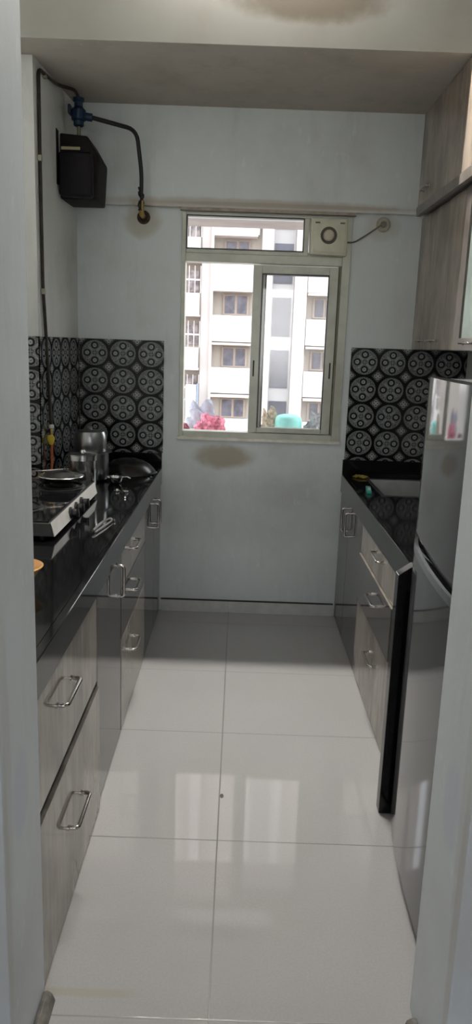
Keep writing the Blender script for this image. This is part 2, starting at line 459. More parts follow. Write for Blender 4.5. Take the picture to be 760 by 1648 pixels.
t = thing('kitchen_sink', 'stainless steel sink basin set in the right black worktop', 'sink', (.9, 3.73, .65))
b = bmx(); th = .002
box(b, SX0+.002, SX1-.002, SY0+.002, SY0+.004, .65, .822); box(b, SX0+.002, SX1-.002, SY1-.004, SY1-.002, .65, .822)
box(b, SX0+.002, SX0+.004, SY0+.004, SY1-.004, .65, .822); box(b, SX1-.004, SX1-.002, SY0+.004, SY1-.004, .65, .822)
box(b, SX0+.002, SX1-.002, SY0+.002, SY1-.002, .648, .65)
obj('basin', b, mat('brushed_steel', (.75, .75, .75), .38, .9, var=.06), t)
b = bmx()
box(b, SX0-.012, SX1+.012, SY0-.012, SY0+.002, ZT+.0003, ZT+.0025); box(b, SX0-.012, SX1+.012, SY1-.002, SY1+.012, ZT+.0003, ZT+.0025)
box(b, SX0-.012, SX0+.002, SY0+.002, SY1-.002, ZT+.0003, ZT+.0025); box(b, SX1-.002, SX1+.012, SY0+.002, SY1-.002, ZT+.0003, ZT+.0025)
obj('rim', b, STEELD, t)
b = bmx(); lathe(b, [(.04, 0), (.04, .003), (.03, .0035), (.025, .001), (0, .001)], (.915, 3.73, .65), 24); obj('drain', b, CHROME, t)

# ------------------------------------------------------------------ cabinets
def pull(parent, xs, side, a0, a1, fixed, vertical=False, r=.0058, out=.028):
    """D handle. xs: surface x; side: +1 pulls towards +x. a0..a1 along y (or z when vertical)"""
    xo = xs + side * out
    f = (lambda a, x: (x, fixed, a)) if vertical else (lambda a, x: (x, a, fixed))
    b = bmx(); tube(b, [f(a0, xs), f(a0, xo), f(a1, xo), f(a1, xs)], r, 12, .020)
    for a in (a0, a1):
        lathe(b, [(.008, -.0005), (.008, .004), (.005, .006)] if side > 0 else [(.005, -.006), (.008, -.004), (.008, .0005)], f(a, xs), 14, 'x')
    return obj('handle', b, HAND, parent, True)
def front(parent, name, side, xf, y0, y1, z0, z1, m, th=.018, slide=0.):
    """front panel whose visible face is at x = xf + side*slide; side=+1 faces +x"""
    xa = xf + side * slide; xb = xa - side * (th + slide)
    return obj(name, box(bmx(), min(xa, xb), max(xa, xb), y0, y1, z0, z1, .0015), m, parent)
def carcass(parent, side, xf, xback, y0, y1, z0=.012, z1=.722):
    xa = xf - side * .019
    return obj('carcass', box(bmx(), min(xa, xback), max(xa, xback), y0, y1, z0, z1), GAP, parent)

XL = -.420; XRc = .580
t = thing('drawer_unit', 'wide two-drawer cabinet nearest the left doorway jamb, lower drawer slightly open', 'cabinet', (-.7, 1.84, .001))
carcass(t, 1, XL, -1.08, 1.476, 2.200)
d = front(t, 'drawer', 1, XL, 1.477, 2.198, .447, .724, LAM); pull(d, XL, 1, 1.680, 1.835, .628)
d = front(t, 'drawer', 1, XL, 1.477, 2.198, .006, .428, LAM, slide=.008)
obj('drawer_edge', box(bmx(), XL-.010, XL+.0068, 1.479, 2.196, .4282, .4298), DRK, d); pull(d, XL+.008, 1, 1.745, 1.905, .245)
t = thing('door_cabinet', 'narrow dark grey single-door cabinet between the two left drawer banks', 'cabinet', (-.7, 2.44, .001))
carcass(t, 1, XL, -1.08, 2.202, 2.676)
d = front(t, 'door', 1, XL, 2.203, 2.672, .006, .724, DRK); pull(d, XL, 1, .600, .715, 2.575, True)
t = thing('drawer_unit', 'left three-drawer cabinet with a dark middle drawer below the black wok', 'cabinet', (-.7, 3.04, .001))
carcass(t, 1, XL, -1.08, 2.678, 3.398)
for z0, z1, m, hz in ((.588, .724, LAM, .690), (.386, .584, DRK, .515), (.006, .382, LAM, .258)):
    d = front(t, 'drawer', 1, XL, 2.690, 3.396, z0, z1, m); pull(d, XL, 1, 2.90, 3.045, hz)
t = thing('corner_cabinet', 'dark grey double-door cabinet at the far left against the back wall', 'cabinet', (-.65, 3.74, .001))
carcass(t, 1, XL, -.855, 3.440, 4.080)
obj('side_panel', box(bmx(), -.855, XL-.019, 3.40, 3.438, .012, .722), CARC, t)
d = front(t, 'door', 1, XL, 3.400, 3.764, .006, .724, DRK); pull(d, XL, 1, .575, .700, 3.715, True)
d = front(t, 'door', 1, XL, 3.767, 4.080, .006, .724, DRK); pull(d, XL, 1, .575, .700, 3.815, True)

t = thing('drawer_unit', 'right three-drawer cabinet beside the black end panel, dark middle drawer', 'cabinet', (.85, 2.9, .001))
carcass(t, -1, XRc, 1.15, 2.264, 3.33)
obj('side_panel', box(bmx(), XRc, XRc+.018, 2.264, 2.566, .006, .722, .001), CARC, t)
for z0, z1, m, hz, sl in ((.592, .720, LAM, .695, 0), (.382, .586, DRK, .515, .008), (.006, .376, LAM, .262, 0)):
    d = front(t, 'drawer', -1, XRc, 2.572, 3.330, z0, z1, m, slide=sl)
    if sl: obj('drawer_edge', box(bmx(), XRc-.0075, XRc+.002, 2.574, 3.328, z1+.0002, z1+.0016), LAM, d)
    pull(d, XRc-sl, -1, 2.80, 2.95, hz)
t = thing('sink_cabinet', 'dark grey double-door cabinet under the sink against the back wall', 'cabinet', (.85, 3.7, .001))
bm = bmx(); box(bm, XRc+.019, 1.15, 3.334, 4.080, .012, .640); obj('carcass', bm, GAP, t)
d = front(t, 'door', -1, XRc, 3.335, 3.748, .006, .720, DRK); pull(d, XRc, -1, .570, .690, 3.690, True)
d = front(t, 'door', -1, XRc, 3.752, 4.080, .006, .720, DRK); pull(d, XRc, -1, .570, .690, 3.810, True)

# upper cabinets
t = thing('loft_cabinet', 'upper wood-grain cabinet touching the ceiling on the right wall', 'cabinet', (1.0, 3.6, 2.17))
obj('carcass', box(bmx(), .883, 1.1995, 2.86, 4.043, 2.172, ZC-.002), CARC, t)
d = obj('door', box(bmx(), .863, .881, 3.355, 4.040, 2.205, ZC-.004, .0015), LAMU, t); pull(d, .863, -1, 3.80, 3.93, 2.262, r=.004, out=.024)
d = obj('door', box(bmx(), .863, .881, 2.86, 3.352, 2.205, ZC-.004, .0015), LAMU, t)
obj('bottom_rail', box(bmx(), .858, .881, 2.86, 4.040, 2.160, 2.203, .002), mat('rail_laminate', (.17, .15, .135), .3, var=.2), t)
t = thing('wall_cabinet', 'pale wood-grain wall cabinet above the sink tiles, under the loft cabinet', 'cabinet', (1.05, 3.68, 1.505))
obj('carcass', box(bmx(), .920, 1.1995, 3.275, D-.001, 1.506, 2.158), CARC, t)
d = obj('door', box(bmx(), .900, .918, 3.285, D-.003, 1.506, 2.157, .0015), LAMU, t)
pull(d, .900, -1, 3.55, 3.68, 1.548, r=.004, out=.022); pull(d, .900, -1, 3.79, 3.92, 1.548, r=.004, out=.022)
t = thing('glass_cabinet', 'dark-framed wall cabinet with frosted glass at the right edge', 'cabinet', (1.05, 2.9, 1.505))
obj('carcass', box(bmx(), .920, 1.1995, 2.55, 3.270, 1.506, 2.158), CARC, t)
b = bmx(); y0, y1, z0, z1 = 2.55, 3.280, 1.506, 2.157
box(b, .898, .918, y0, y0+.06, z0, z1, .001); box(b, .898, .918, y1-.075, y1, z0, z1, .001)
box(b, .898, .918, y0+.06, y1-.075, z0, z0+.05, .001); box(b, .898, .918, y0+.06, y1-.075, z1-.06, z1, .001)
d = obj('door', b, mat('dark_frame', (.115, .098, .088), .3, var=.2), t)
obj('pane', box(bmx(), .908, .912, y0+.06, y1-.075, z0+.05, z1-.06), GLASSF, d)
pull(d, .898, -1, 3.00, 3.13, 1.535, r=.004, out=.022)

# ------------------------------------------------------------------ fridge
FY0, FY1 = 1.505, 2.185; FC = (FY0+FY1)/2; FH = (FY1-FY0)/2
t = thing('refrigerator', 'tall silver-grey two-door refrigerator standing beside the right jamb', 'refrigerator', (.85, FC, .001))
obj('cabinet_body', box(bmx(), .560, 1.16, FY0, FY1, .012, 1.425, .006), FRIDB, t)
def fx(a):
    return .500 + .16 * (FC + a*FH - 1.715)**2 + .006 * abs(a)**18
def fdoor(name, z0, z1, m, inset=0.):
    pts = []; n = 26
    for k in range(n + 1):
        a = -1 + 2 * k / n
        x = fx(a) + inset
        pts.append((x, FC + a * FH))
    pts += [(.558, FY1), (.558, FY0)]
    b = bmx(); prism(b, pts, 2, z0, z1)
    return obj(name, b, m, t, True)
fz = fdoor('freezer_door', .988, 1.430, FRID)
b = bmx(); box(b, .545, .56, FY0+.02, FY1-.02, .94, .99); obj('gap_liner', b, BLACK, t)
fdoor('handle_recess', .948, .987, BLACK, .022)
fd = fdoor('main_door', .035, .935, FRID)
# rising end tip and scooped grip lip of the lower door
b = bmx(); n = 24; A = []; B = []; C_ = []; D_ = []
for k in range(n + 1):
    a = -1 + 2 * k / n; x = fx(a); y = FC + a*FH*.999
    top = .9475 + .036 * max(0, (abs(a) - .86) / .14)**1.6
    A.append(b.verts.new((x-.0012, y, .926))); B.append(b.verts.new((x-.0012, y, top)))
    C_.append(b.verts.new((x+.010, y, top-.002))); D_.append(b.verts.new((x+.014, y, .926)))
for k in range(n):
    for P_, Q_ in ((A, B), (B, C_), (C_, D_), (D_, A)): b.faces.new((P_[k], P_[k+1], Q_[k+1], Q_[k]))
b.faces.new((A[0], B[0], C_[0], D_[0])); b.faces.new((D_[n], C_[n], B[n], A[n]))
bmesh.ops.recalc_face_normals(b, faces=b.faces)
obj('grip_lip', b, mat('lip_silver', (.55, .56, .58), .22, .9, var=.04), fd, True)
b = bmx(); box(b, .545, 1.12, FY0+.02, FY1-.02, .0, .034, .003); obj('plinth', b, BLACK, t)

# ------------------------------------------------------------------ gas stove and what stands on it
SXF, SXB, SYA, SYB_ = -.618, -1.03, 2.475, 3.255
t = thing('gas_stove', 'black-topped gas stove with a silver front panel and three knobs', 'stove', (-.83, 2.86, ZT))
b = bmx(); prism(b, [(SXF, .838), (SXF-.012, .886), (SXB, .886), (SXB, .838)], 1, SYA, SYB_, .003)
body = obj('body', b, mat('stove_side', (.10, .10, .10), .35, .6), t)
b = bmx(); prism(b, [(SXF+.0015, .8375), (SXF+.0035, .8385), (SXF-.0085, .8875), (SXF-.0105, .8865)], 1, SYA+.004, SYB_-.004)
fp = obj('front_panel', b, mat('silver_panel', (.78, .76, .73), .3, .35, var=.05), t)
obj('glass_top', box(bmx(), SXB+.003, SXF-.016, SYA+.004, SYB_-.004, .8865, .8925, .002), BLKG, t)
for y in (SYA+.05, SYB_-.05):
    for x in (SXF-.05, SXB+.05):
        b = bmx(); lathe(b, [(.014, 0), (.014, .008), (.010, .016)], (x, y, ZT+.0002), 16); obj('foot', b, BLACK, t)
for y in (2.745, 2.84, 2.935):
    b = bmx(); lathe(b, [(.022, -.001), (.022, .008), (.017, .012), (.016, .026), (.014, .028), (0, .028)], (SXF-.003, y, .862), 24, 'x')
    box(b, SXF+.022, SXF+.032, y-.0035, y+.0035, .845, .879, .001)
    obj('knob', b, BLACK, t, True)
def burner(cx, cy, ring=.085):
    b = bmx(); lathe(b, [(.062, 0), (.062, .006), (.045, .010), (.045, .022), (.040, .026), (.012, .026), (0, .020)], (cx, cy, .8927), 32)
    br = obj('burner', b, IRON, t, True)
    b = bmx(); lathe(b, [(ring+.014, 0), (ring+.015, .003), (ring+.008, .005), (ring-.006, .002)], (cx, cy, .8927), 40); obj('drip_tray', b, STEELD, t, True)
    b = bmx()
    for k in range(4):
        a = PI/4 + k*PI/2; c, s = math.cos(a), math.sin(a)
        tube(b, [(cx+c*.088, cy+s*.088, .8935), (cx+c*.088, cy+s*.088, .924), (cx+c*.030, cy+s*.030, .922)], .004, 8, .008)
    ra = [(cx+math.cos(2*PI*k/32)*.088, cy+math.sin(2*PI*k/32)*.088, .9) for k in range(33)]
    tube(b, ra, .0035, 8)
    obj('pan_support', b, IRON, t, True)
burner(-.80, 2.665); burner(-.735, 3.09)
t = thing('griddle_pan', 'flat black griddle with a bright rim on the far stove burner', 'pan', (-.735, 3.09, .9285))
b = bmx(); lathe(b, [(.06, 0), (.086, .003), (.092, .010), (.089, .012), (.082, .007), (0, .006)], (-.735, 3.09, .9285), 48); obj('pan_body', b, IRON, t, True)
b = bmx(); lathe(b, [(.0905, .0105), (.0945, .012), (.092, .0145), (.0885, .0125)], (-.735, 3.09, .9285), 48); obj('pan_rim', b, STEEL, t, True)
b = bmx(); lathe(b, [(.066, 0), (.068, .003), (.060, .012), (.045, .021), (.02, .027), (0, .028)], (-.745, 3.10, .9365), 40)
tag(obj('pot_lid', b, IRON, smooth=True), 'small domed black lid resting on the griddle', 'lid')
b = bmx(); tube(b, [(-.715, 3.08, .970), (-.96, 2.91, .970)], .0028, 8)
lathe(b, [(0, -.004), (.010, -.003), (.014, 0), (.010, .002), (0, .0)], (-.712, 3.082, .971), 16)
tag(obj('steel_skewer', b, CHROME, smooth=True), 'thin steel rod lying across the black lid on the stove', 'skewer')

def pot(cx, cy, r, z, h, rim=.008):
    return [(0, 0), (r*.93, 0), (r, .008), (r, h-.004), (r+rim, h), (r+rim, h+.0025), (r, h+.001), (r-.003, h-.004)]
# tall steel container with lid
t = thing('steel_container', 'tall cylindrical steel container with a flat lid at the far end of the stove', 'container', (-.700, 3.425, ZT))
C0 = (-.700, 3.365, ZT+.0002)
t.location = C0
b = bmx(); lathe(b, [(.057, 0), (.060, .004), (.060, .160), (.061, .164), (.053, .164), (.051, .1)], C0, 44); obj('body', b, STEEL, t, True)
b = bmx(); lathe(b, [(.0615, .144), (.0635, .145), (.0635, .166), (.068, .168), (.068, .171), (.040, .176), (.012, .179), (.008, .189), (0, .191)], C0, 44); obj('lid', b, STEEL, t, True)
t = thing('cooking_pot', 'round steel cooking pot with a smaller pot on it, against the back tiles', 'pot', (-.725, 3.70, ZT+.0002))
C1 = (-.725, 3.66, ZT+.0002); t.location = C1
b = bmx(); lathe(b, [(.075, 0), (.088, .010), (.090, .02), (.090, .135), (.106, .140), (.106, .143), (.088, .141), (.0, .141)], C1, 44); obj('body', b, STEELD, t, True)
b = bmx(); lathe(b, [(.080, .1432), (.082, .147), (.079, .220), (.072, .240), (.030, .247), (0, .248)], C1, 44); obj('upper_pot', b, STEELD, t, True)
b = bmx(); lathe(b, [(.012, .248), (.010, .252), (.014, .258), (.010, .262), (0, .262)], C1, 20); obj('lid_knob', b, STEELD, t, True)
C2 = (-.590, 3.58, ZT+.0002)
t = thing('steel_bowl', 'small shiny steel bowl between the tall container and the wok', 'bowl', C2)
b = bmx(); lathe(b, [(.018, 0), (.024, .002), (.034, .014), (.037, .030), (.040, .032), (.036, .0325), (.031, .016), (.018, .006), (0, .005)], C2, 36); obj('bowl_body', b, STEEL, t, True)
b = bmx(); tube(b, [(C2[0]+.034, C2[1], C2[2]+.031), (C2[0]+.062, C2[1]-.004, C2[2]+.034), (C2[0]+.075, C2[1]-.005, C2[2]+.026)], .004, 8, .01); obj('spout', b, STEEL, t, True)
# wok, upside down
C3 = (-.572, 3.895, ZT+.0002)
t = thing('wok', 'large black wok upside down on the far left worktop corner', 'wok', C3)
t.location = C3
b = bmx(); lathe(b, [(.140, .0), (.147, .002), (.146, .006), (.135, .022), (.112, .045), (.080, .064), (.040, .075), (0, .078)], C3, 52); obj('wok_body', b, mat('seasoned_iron', (.008, .007, .007), .25, .0, var=.2), t, True)
for s in (1, -1):
    p = [(C3[0]+.118, C3[1]-.07*1, C3[2]+.010), (C3[0]+.150, C3[1]-.082, C3[2]+.016), (C3[0]+.156, C3[1]-.045, C3[2]+.016), (C3[0]+.132, C3[1]-.032, C3[2]+.010)] if s > 0 else \
        [(C3[0]-.112, C3[1]-.07, C3[2]+.012), (C3[0]-.14, C3[1]-.09, C3[2]+.018), (C3[0]-.152, C3[1]-.055, C3[2]+.018), (C3[0]-.134, C3[1]-.03, C3[2]+.012)]
    b = bmx(); tube(b, p, .004, 8, .012); obj('wok_handle', b, STEELD if s > 0 else IRON, t, True)
# tongs
b = bmx()
tube(b, [(-.507, 2.60, ZT+.012), (-.492, 2.72, ZT+.017), (-.478, 2.80, ZT+.012), (-.470, 2.785, ZT+.007)], .0045, 8, .03)
tube(b, [(-.500, 2.60, ZT+.005), (-.478, 2.73, ZT+.006), (-.470, 2.785, ZT+.006)], .0035, 8, .02)
lathe(b, [(0, -.0), (.010, .001), (.010, .009), (0, .010)], (-.470, 2.79, ZT+.001), 16)
tag(obj('tongs', b, CHROME, smooth=True), 'chrome kitchen tongs lying on the black worktop in front of the stove', 'tongs')
b = bmx(); lathe(b, [(.014, 0), (.016, .003), (.010, .005), (.007, .012), (0, .013)], (-.548, 3.385, ZT+.0002), 20)
tag(obj('tiny_piece', b, CHROME, smooth=True), 'tiny round stand-in for a shiny metal bit on the black worktop, left of the small spoon', 'piece')  # stands in for an unidentified shiny metal bit
b = bmx(); lathe(b, [(.010, 0), (.011, .004), (.007, .010), (0, .011)], (-.505, 3.365, ZT+.0002), 20); tube(b, [(-.505, 3.36, ZT+.005), (-.488, 3.23, ZT+.005)], .0035, 8)
tag(obj('small_spoon', b, CHROME, smooth=True), 'small shiny steel spoon lying on the black worktop before the wok', 'spoon')
# amber bowl
C4 = (-.612, 1.985, ZT+.0002)
b = bmx(); lathe(b, [(.044, 0), (.046, .003), (.050, .012), (.066, .036), (.080, .054), (.085, .060), (.080, .062), (.062, .044), (.044, .014), (0, .010)], C4, 44)
tag(obj('amber_bowl', b, OBWL, smooth=True), 'amber brown bowl on the black worktop half hidden by the left jamb', 'bowl')

# sink side items
C5 = (.662, 3.985, ZT+.0002)
b = bmx(); n = 26; vs = []
for i in range(n):
    row = []
    for j in range(12):
        u, v = i/(n-1), j/11
        x = C5[0] - .035 + .075*u; y = C5[1] - .03 + .05*v
        z = ZT + .003 + .013*abs(math.sin(u*9+v*3))*math.sin(PI*u)**.5*math.sin(PI*v)**.5 + .004*math.sin(v*13+u*5)**2
        row.append(b.verts.new((x + .008*math.sin(v*7), y + .008*math.sin(u*8), z)))
    vs.append(row)
for i in range(n-1):
    for j in range(11): b.faces.new((vs[i][j], vs[i+1][j], vs[i+1][j+1], vs[i][j+1]))
g = bmesh.ops.solidify(b, geom=b.faces[:], thickness=.002)
tag(obj('dish_cloth', b, YCL, smooth=True), 'crumpled yellow cloth on the right worktop against the back wall', 'cloth')
t = thing('soap_packet', 'green and white soap packet on the edge of the right worktop', 'soap', (.642, 3.60, ZT+.0002))
b = bmx(); prism(b, [(.622, 3.53), (.645, 3.525), (.662, 3.66), (.640, 3.675)], 2, ZT+.0004, ZT+.016, .004, 3); obj('wrapper', b, GREEN, t, True)
b = bmx(); prism(b, [(.630, 3.55), (.644, 3.547), (.654, 3.62), (.640, 3.625)], 2, ZT+.0163, ZT+.020, .0015); obj('soap_bar', b, mat('pale_mint', (.60, .85, .76), .35), t, True)

# ------------------------------------------------------------------ gas meter, pipes
t = thing('gas_meter', 'dark grey gas meter box high in the left back corner', 'meter', (-.80, 3.85, 2.14))
b = bmx(); prism(b, [(-.884, 2.145), (-.712, 2.145), (-.700, 2.335), (-.755, 2.425), (-.884, 2.435)], 1, 3.80, 4.03, .008, 3); obj('housing', b, METER, t, True)
b = bmx(); prism(b, [(-.878, 2.150), (-.722, 2.146), (-.722, 2.345), (-.878, 2.345)], 1, 3.735, 3.80, .016, 4); obj('front_cover', b, mat('meter_cover', (.012, .010, .012), .55, .0, spec=.2, var=.2), t, True)
obj('label_strip', box(bmx(), -.862, -.775, 3.731, 3.7345, 2.347, 2.360, .001), mat('label_cream', (.42, .38, .22), .5), t)
obj('wall_bracket', box(bmx(), -.893, -.885, 3.74, 4.03, 2.20, 2.44, .001), METER, t)
b = bmx(); tube(b, [(-.80, 3.83, 2.425), (-.80, 3.83, 2.47)], .009, 12); obj('riser', b, mat('greenish_brass', (.16, .17, .10), .5, .6), t, True)
t = thing('gas_valve', 'dark blue gas pressure valve above the meter box', 'valve', (-.80, 3.83, 2.47))
b = bmx(); lathe(b, [(.018, 0), (.024, .004), (.024, .022), (.034, .028), (.034, .070), (.026, .078), (.020, .085), (.020, .105), (.026, .108), (.026, .122), (.012, .126), (.0, .126)], (-.80, 3.83, 2.4705), 20); obj('valve_body', b, BLUE, t, True)
b = bmx(); tube(b, [(-.77, 3.83, 2.515), (-.737, 3.835, 2.512)], .018, 10); obj('nut', b, BLUE, t, True)
b = bmx(); box(b, -.846, -.832, 3.80, 3.86, 2.52, 2.56, .004); obj('cap_screw', b, BLUE, t, True)
b = bmx(); tube(b, [(-.736, 3.835, 2.512), (-.545, 3.95, 2.495), (-.523, 3.985, 2.30), (-.527, 3.995, 2.20)], .010, 12, .05)
tag(obj('gas_pipe', b, PIPE, smooth=True), 'bent black gas pipe from the blue valve down the back wall', 'pipe')
b = bmx()
for k, (dx, dy) in enumerate(((-.013, 0), (.012, .004), (0, -.008))):
    pts = [(-.527 + dx*math.cos(i*.9+k), 3.992 + dy + .006*math.sin(i*.9+k*2), 2.245 - i*.012) for i in range(10)]
    tube(b, pts, .0045, 7)
tag(obj('pipe_wrapping', b, PIPE, smooth=True), 'twisted black strands wrapped at the lower end of the bent gas pipe', 'wrapping')
t = thing('wall_outlet_fitting', 'corroded brass pipe fitting on the back wall left of the window', 'fitting', (-.525, 4.08, 2.12))
b = bmx(); lathe(b, [(.034, .0), (.032, -.006), (.022, -.010), (.018, -.022), (0, -.023)], (-.525, D-.0005, 2.118), 24, 'y'); obj('flange', b, mat('corroded_iron', (.06, .035, .022), .6, .5, var=.4, scale=50), t, True)
b = bmx(); tube(b, [(-.525, 4.062, 2.120), (-.527, 4.01, 2.125), (-.527, 3.996, 2.185)], .013, 12, .02); obj('elbow', b, BRASS, t, True)
def wx(y): return XP + (XW-XP)*(y-YP)/(D-YP)
b = bmx()
tube(b, [(-.80, 3.83, 2.597), (-.81, 3.80, 2.618), (wx(3.72)+.02, 3.72, 2.612), (wx(3.58)+.012, 3.58, 2.605), (wx(3.47)+.010, 3.475, 2.60), (wx(3.46)+.010, 3.472, 2.2),
         (wx(3.47)+.010, 3.475, 1.72), (wx(3.5)+.012, 3.50, 1.5), (wx(3.52)+.022, 3.515, 1.10)], .0075, 10, .03)
tag(obj('gas_line', b, mat('tarnished_pipe', (.035, .027, .02), .5, .3, var=.35, scale=30), smooth=True), 'thin dark gas line running down the left wall to the stove', 'pipe')
for z, y in ((2.25, 3.472), (1.70, 3.478), (2.60, 3.56)):
    b = bmx(); box(b, wx(y)+.0005, wx(y)+.018, y-.013, y+.013, z-.012, z+.012, .003)
    tag(obj('pipe_clip', b, CREAMD), {2.25: 'cream clip high on the left wall gas line below the ceiling bend', 1.70: 'cream clip on the left wall gas line just above the tiles', 2.60: 'cream clip holding the gas line just under the ceiling'}[z], 'clip', 'clips on the gas line')
t = thing('gas_cock', 'yellow gas cock with a white joint on the left side tiles behind the stove', 'valve', (wx(3.52)+.022, 3.515, 1.03))
x0 = wx(3.52)+.022
b = bmx(); lathe(b, [(.008, .0), (.013, .004), (.013, .016), (.008, .02)], (x0, 3.515, 1.085), 16); obj('joint', b, WHITEP, t, True)
b = bmx(); tube(b, [(x0, 3.515, 1.086), (x0+.002, 3.513, 1.02)], .007, 10); obj('stem', b, BRASS, t, True)
b = bmx(); prism(b, [(x0-.016, 1.055), (x0+.010, 1.060), (x0+.020, 1.040), (x0+.012, 1.012), (x0-.004, 1.010), (x0-.015, 1.030)], 1, 3.492, 3.506, .004); obj('cock_lever', b, YEL, t, True)
b = bmx(); tube(b, [(x0+.002, 3.512, 1.019), (x0+.002, 3.508, .90), (x0+.001, 3.45, .848), (-.93, 3.40, .836), (-.98, 3.33, .836), (-.98, 3.262, .850)], .0065, 10, .03)
tag(obj('gas_hose', b, ORG, smooth=True), 'orange rubber gas hose hanging from the yellow cock', 'hose')

# ------------------------------------------------------------------ exhaust fan + outlet
t = thing('exhaust_fan', 'square cream exhaust fan in the top right corner of the window', 'fan', (.423, 4.07, 1.958))
b = bmx(); prism(b, [(.333, 1.962), (.522, 1.958), (.518, 2.139), (.330, 2.139)], 1, 4.042, 4.158, .008, 4)
obj('housing', b, CREAM, t, True)
b = bmx(); prism(b, [(.345, 1.975), (.510, 1.972), (.507, 2.128), (.342, 2.128)], 1, 4.036, 4.0425, .003, 2); obj('cover_plate', b, CREAM, t, True)
b = bmx(); lathe(b, [(.040, .0), (.042, -.002), (.040, -.004), (.033, -.003), (.031, -.0005)], (.423, 4.0358, 2.055), 40, 'y'); obj('dial_ring', b, mat('ring_brown', (.10, .085, .06), .5), t, True)
b = bmx(); lathe(b, [(.028, .0), (.028, -.008), (.022, -.014), (0, -.016)], (.423, 4.0357, 2.055), 36, 'y'); obj('dial_knob', b, mat('knob_cream', (.52, .47, .38), .35), t, True)
for x in (.352, .478):
    obj('vent_slot', box(bmx(), x, x+.024, 4.0335, 4.0357, 2.112, 2.119, .001), mat('slot_dark', (.10, .10, .09), .6), t)
t = thing('wall_socket', 'round cream outlet cover on the back wall right of the exhaust fan', 'socket', (.703, 4.08, 2.12))
b = bmx(); lathe(b, [(.036, .0), (.036, -.008), (.030, -.014), (.012, -.015), (0, -.015)], (.703, D-.0005, 2.122), 32, 'y'); obj('cover', b, CREAMD, t, True)
b = bmx(); lathe(b, [(.016, -.0148), (.015, -.022), (0, -.023)], (.703, D-.0005, 2.122), 20, 'y'); obj('plug', b, mat('plug_grey', (.2, .19, .16), .5), t, True)
b = bmx(); tube(b, [(.523, 4.06, 2.028), (.56, 4.064, 2.030), (.62, 4.066, 2.068), (.690, 4.060, 2.117)], .004, 8, .02)
tag(obj('power_cord', b, mat('cord_grey', (.16, .145, .12), .5), smooth=True), 'short grey cord from the exhaust fan to the round outlet', 'cord')

# ------------------------------------------------------------------ outside the window
OUTW = mat('chajja_plaster', (.40, .34, .33), .8, var=.12, scale=5)
tag(obj('window_sunshade', box(bmx(), -.75, .95, 4.2802, 4.80, 2.185, 2.25, .004), OUTW), 'grey concrete sunshade over the outside of the kitchen window', 'sunshade')
tag(obj('outer_ledge', box(bmx(), -.75, .95, 4.2802, 4.74, .93, .985, .004), mat('ledge_plaster', (.70, .62, .55), .8)), 'pale concrete ledge outside the window holding the basin and clothes', 'ledge')
def heap(name, cx, cy, z0, rx, ry, h, m, seed, lab, cat):
    rnd = random.Random(seed); b = bmx()
    bmesh.ops.create_icosphere(b, subdivisions=4, radius=1)
    ph = [rnd.uniform(0, 6) for _ in range(6)]
    for v in b.verts:
        x, y, z = v.co
        k = 1 + .16*math.sin(6*x+ph[0]+3*z) + .12*math.sin(9*y+ph[1]+4*x) + .10*math.sin(13*z+ph[2]+7*x)
        z = max(z, -.25)
        v.co = (cx + x*rx*k, cy + y*ry*k, z0 + (z+.25)*h/1.25*k if z > -.25 else z0)
    return tag(obj(name, b, m, smooth=True), lab, cat)
CL_ = mat('pink_fabric', (.72, .22, .30), .9, var=.55, scale=30)
heap('clothes_pile', -.175, 4.50, .9855, .075, .06, .095, CL_, 3, 'heap of pink and red clothes outside the left window opening', 'clothes')
heap('dark_cloth', -.330, 4.42, .9855, .045, .04, .045, mat('maroon_fabric', (.20, .05, .07), .9, var=.5, scale=40), 5, 'dark maroon cloth bundle at the left end of the outer ledge', 'cloth')
heap('white_bag', -.235, 4.66, .9855, .09, .04, .15, mat('bag_white', (.42, .43, .50), .6, var=.2, scale=20), 11, 'white plastic bag behind the pink clothes outside the window', 'bag')
b = bmx(); lathe(b, [(.074, 0), (.078, .006), (.080, .040), (.080, .080), (.076, .098), (.064, .110), (.04, .117), (0, .119)], (.295, 4.50, .9857), 40, 'z')
tag(obj('plastic_basin', b, TEAL, smooth=True), 'upturned turquoise plastic basin on the ledge behind the window sash', 'basin')
heap('rag_heap', .465, 4.52, .9855, .06, .05, .125, mat('grey_fabric', (.25, .24, .25), .9, var=.5, scale=40), 8, 'grey rag heap right of the turquoise basin outside the window', 'rags')
heap('leaf_clump', .180, 4.55, .9855, .05, .04, .13, mat('brown_leaf', (.45, .36, .25), .9, var=.5, scale=60), 9, 'small brown clump left of the turquoise basin outside the window', 'clump')

# the block of flats opposite (scaled up from its reading at 14 m to its 45 m distance)
K = 45/14
def S(x): return x*K
def Zs(z): return 1.5 + (z-1.5)*K
Y0 = 45.
W1 = mat('flats_cream', (.40, .36, .32), .9, var=.05, scale=.6)
W2 = mat('flats_white', (.66, .645, .635), .9, var=.03, scale=.5)
W3 = mat('flats_pinkish', (.36, .295, .25), .9, var=.07, scale=.8)
W4 = mat('flats_pilaster', (.52, .475, .46), .9, var=.03, scale=.5)
W5 = mat('stair_plaster', (.42, .41, .41), .9, var=.05, scale=.5)
WG = mat('flats_window', (.09, .085, .11), .35, var=.4, scale=2.)
WGB = mat('stair_glass', (.05, .052, .075), .3, var=.35, scale=1.2)
CH = mat('flats_shade', (.55, .48, .45), .9, var=.1, scale=1)
t = thing('apartment_building', 'cream multi-storey apartment block opposite, seen through the window', 'building', (0, Y0+4, -9))
b = bmx(); box(b, S(-3.5), S(4), Y0, Y0+8, -9, 34); obj('wall', b, W1, t)
b = bmx()
box(b, S(-.74), S(-.55), Y0-.9, Y0-.001, -9, 34)
obj('pilaster', b, W4, t)
b = bmx(); box(b, S(.30), S(.50), Y0-.7, Y0-.001, -9, 34); obj('pilaster', b, W4, t)
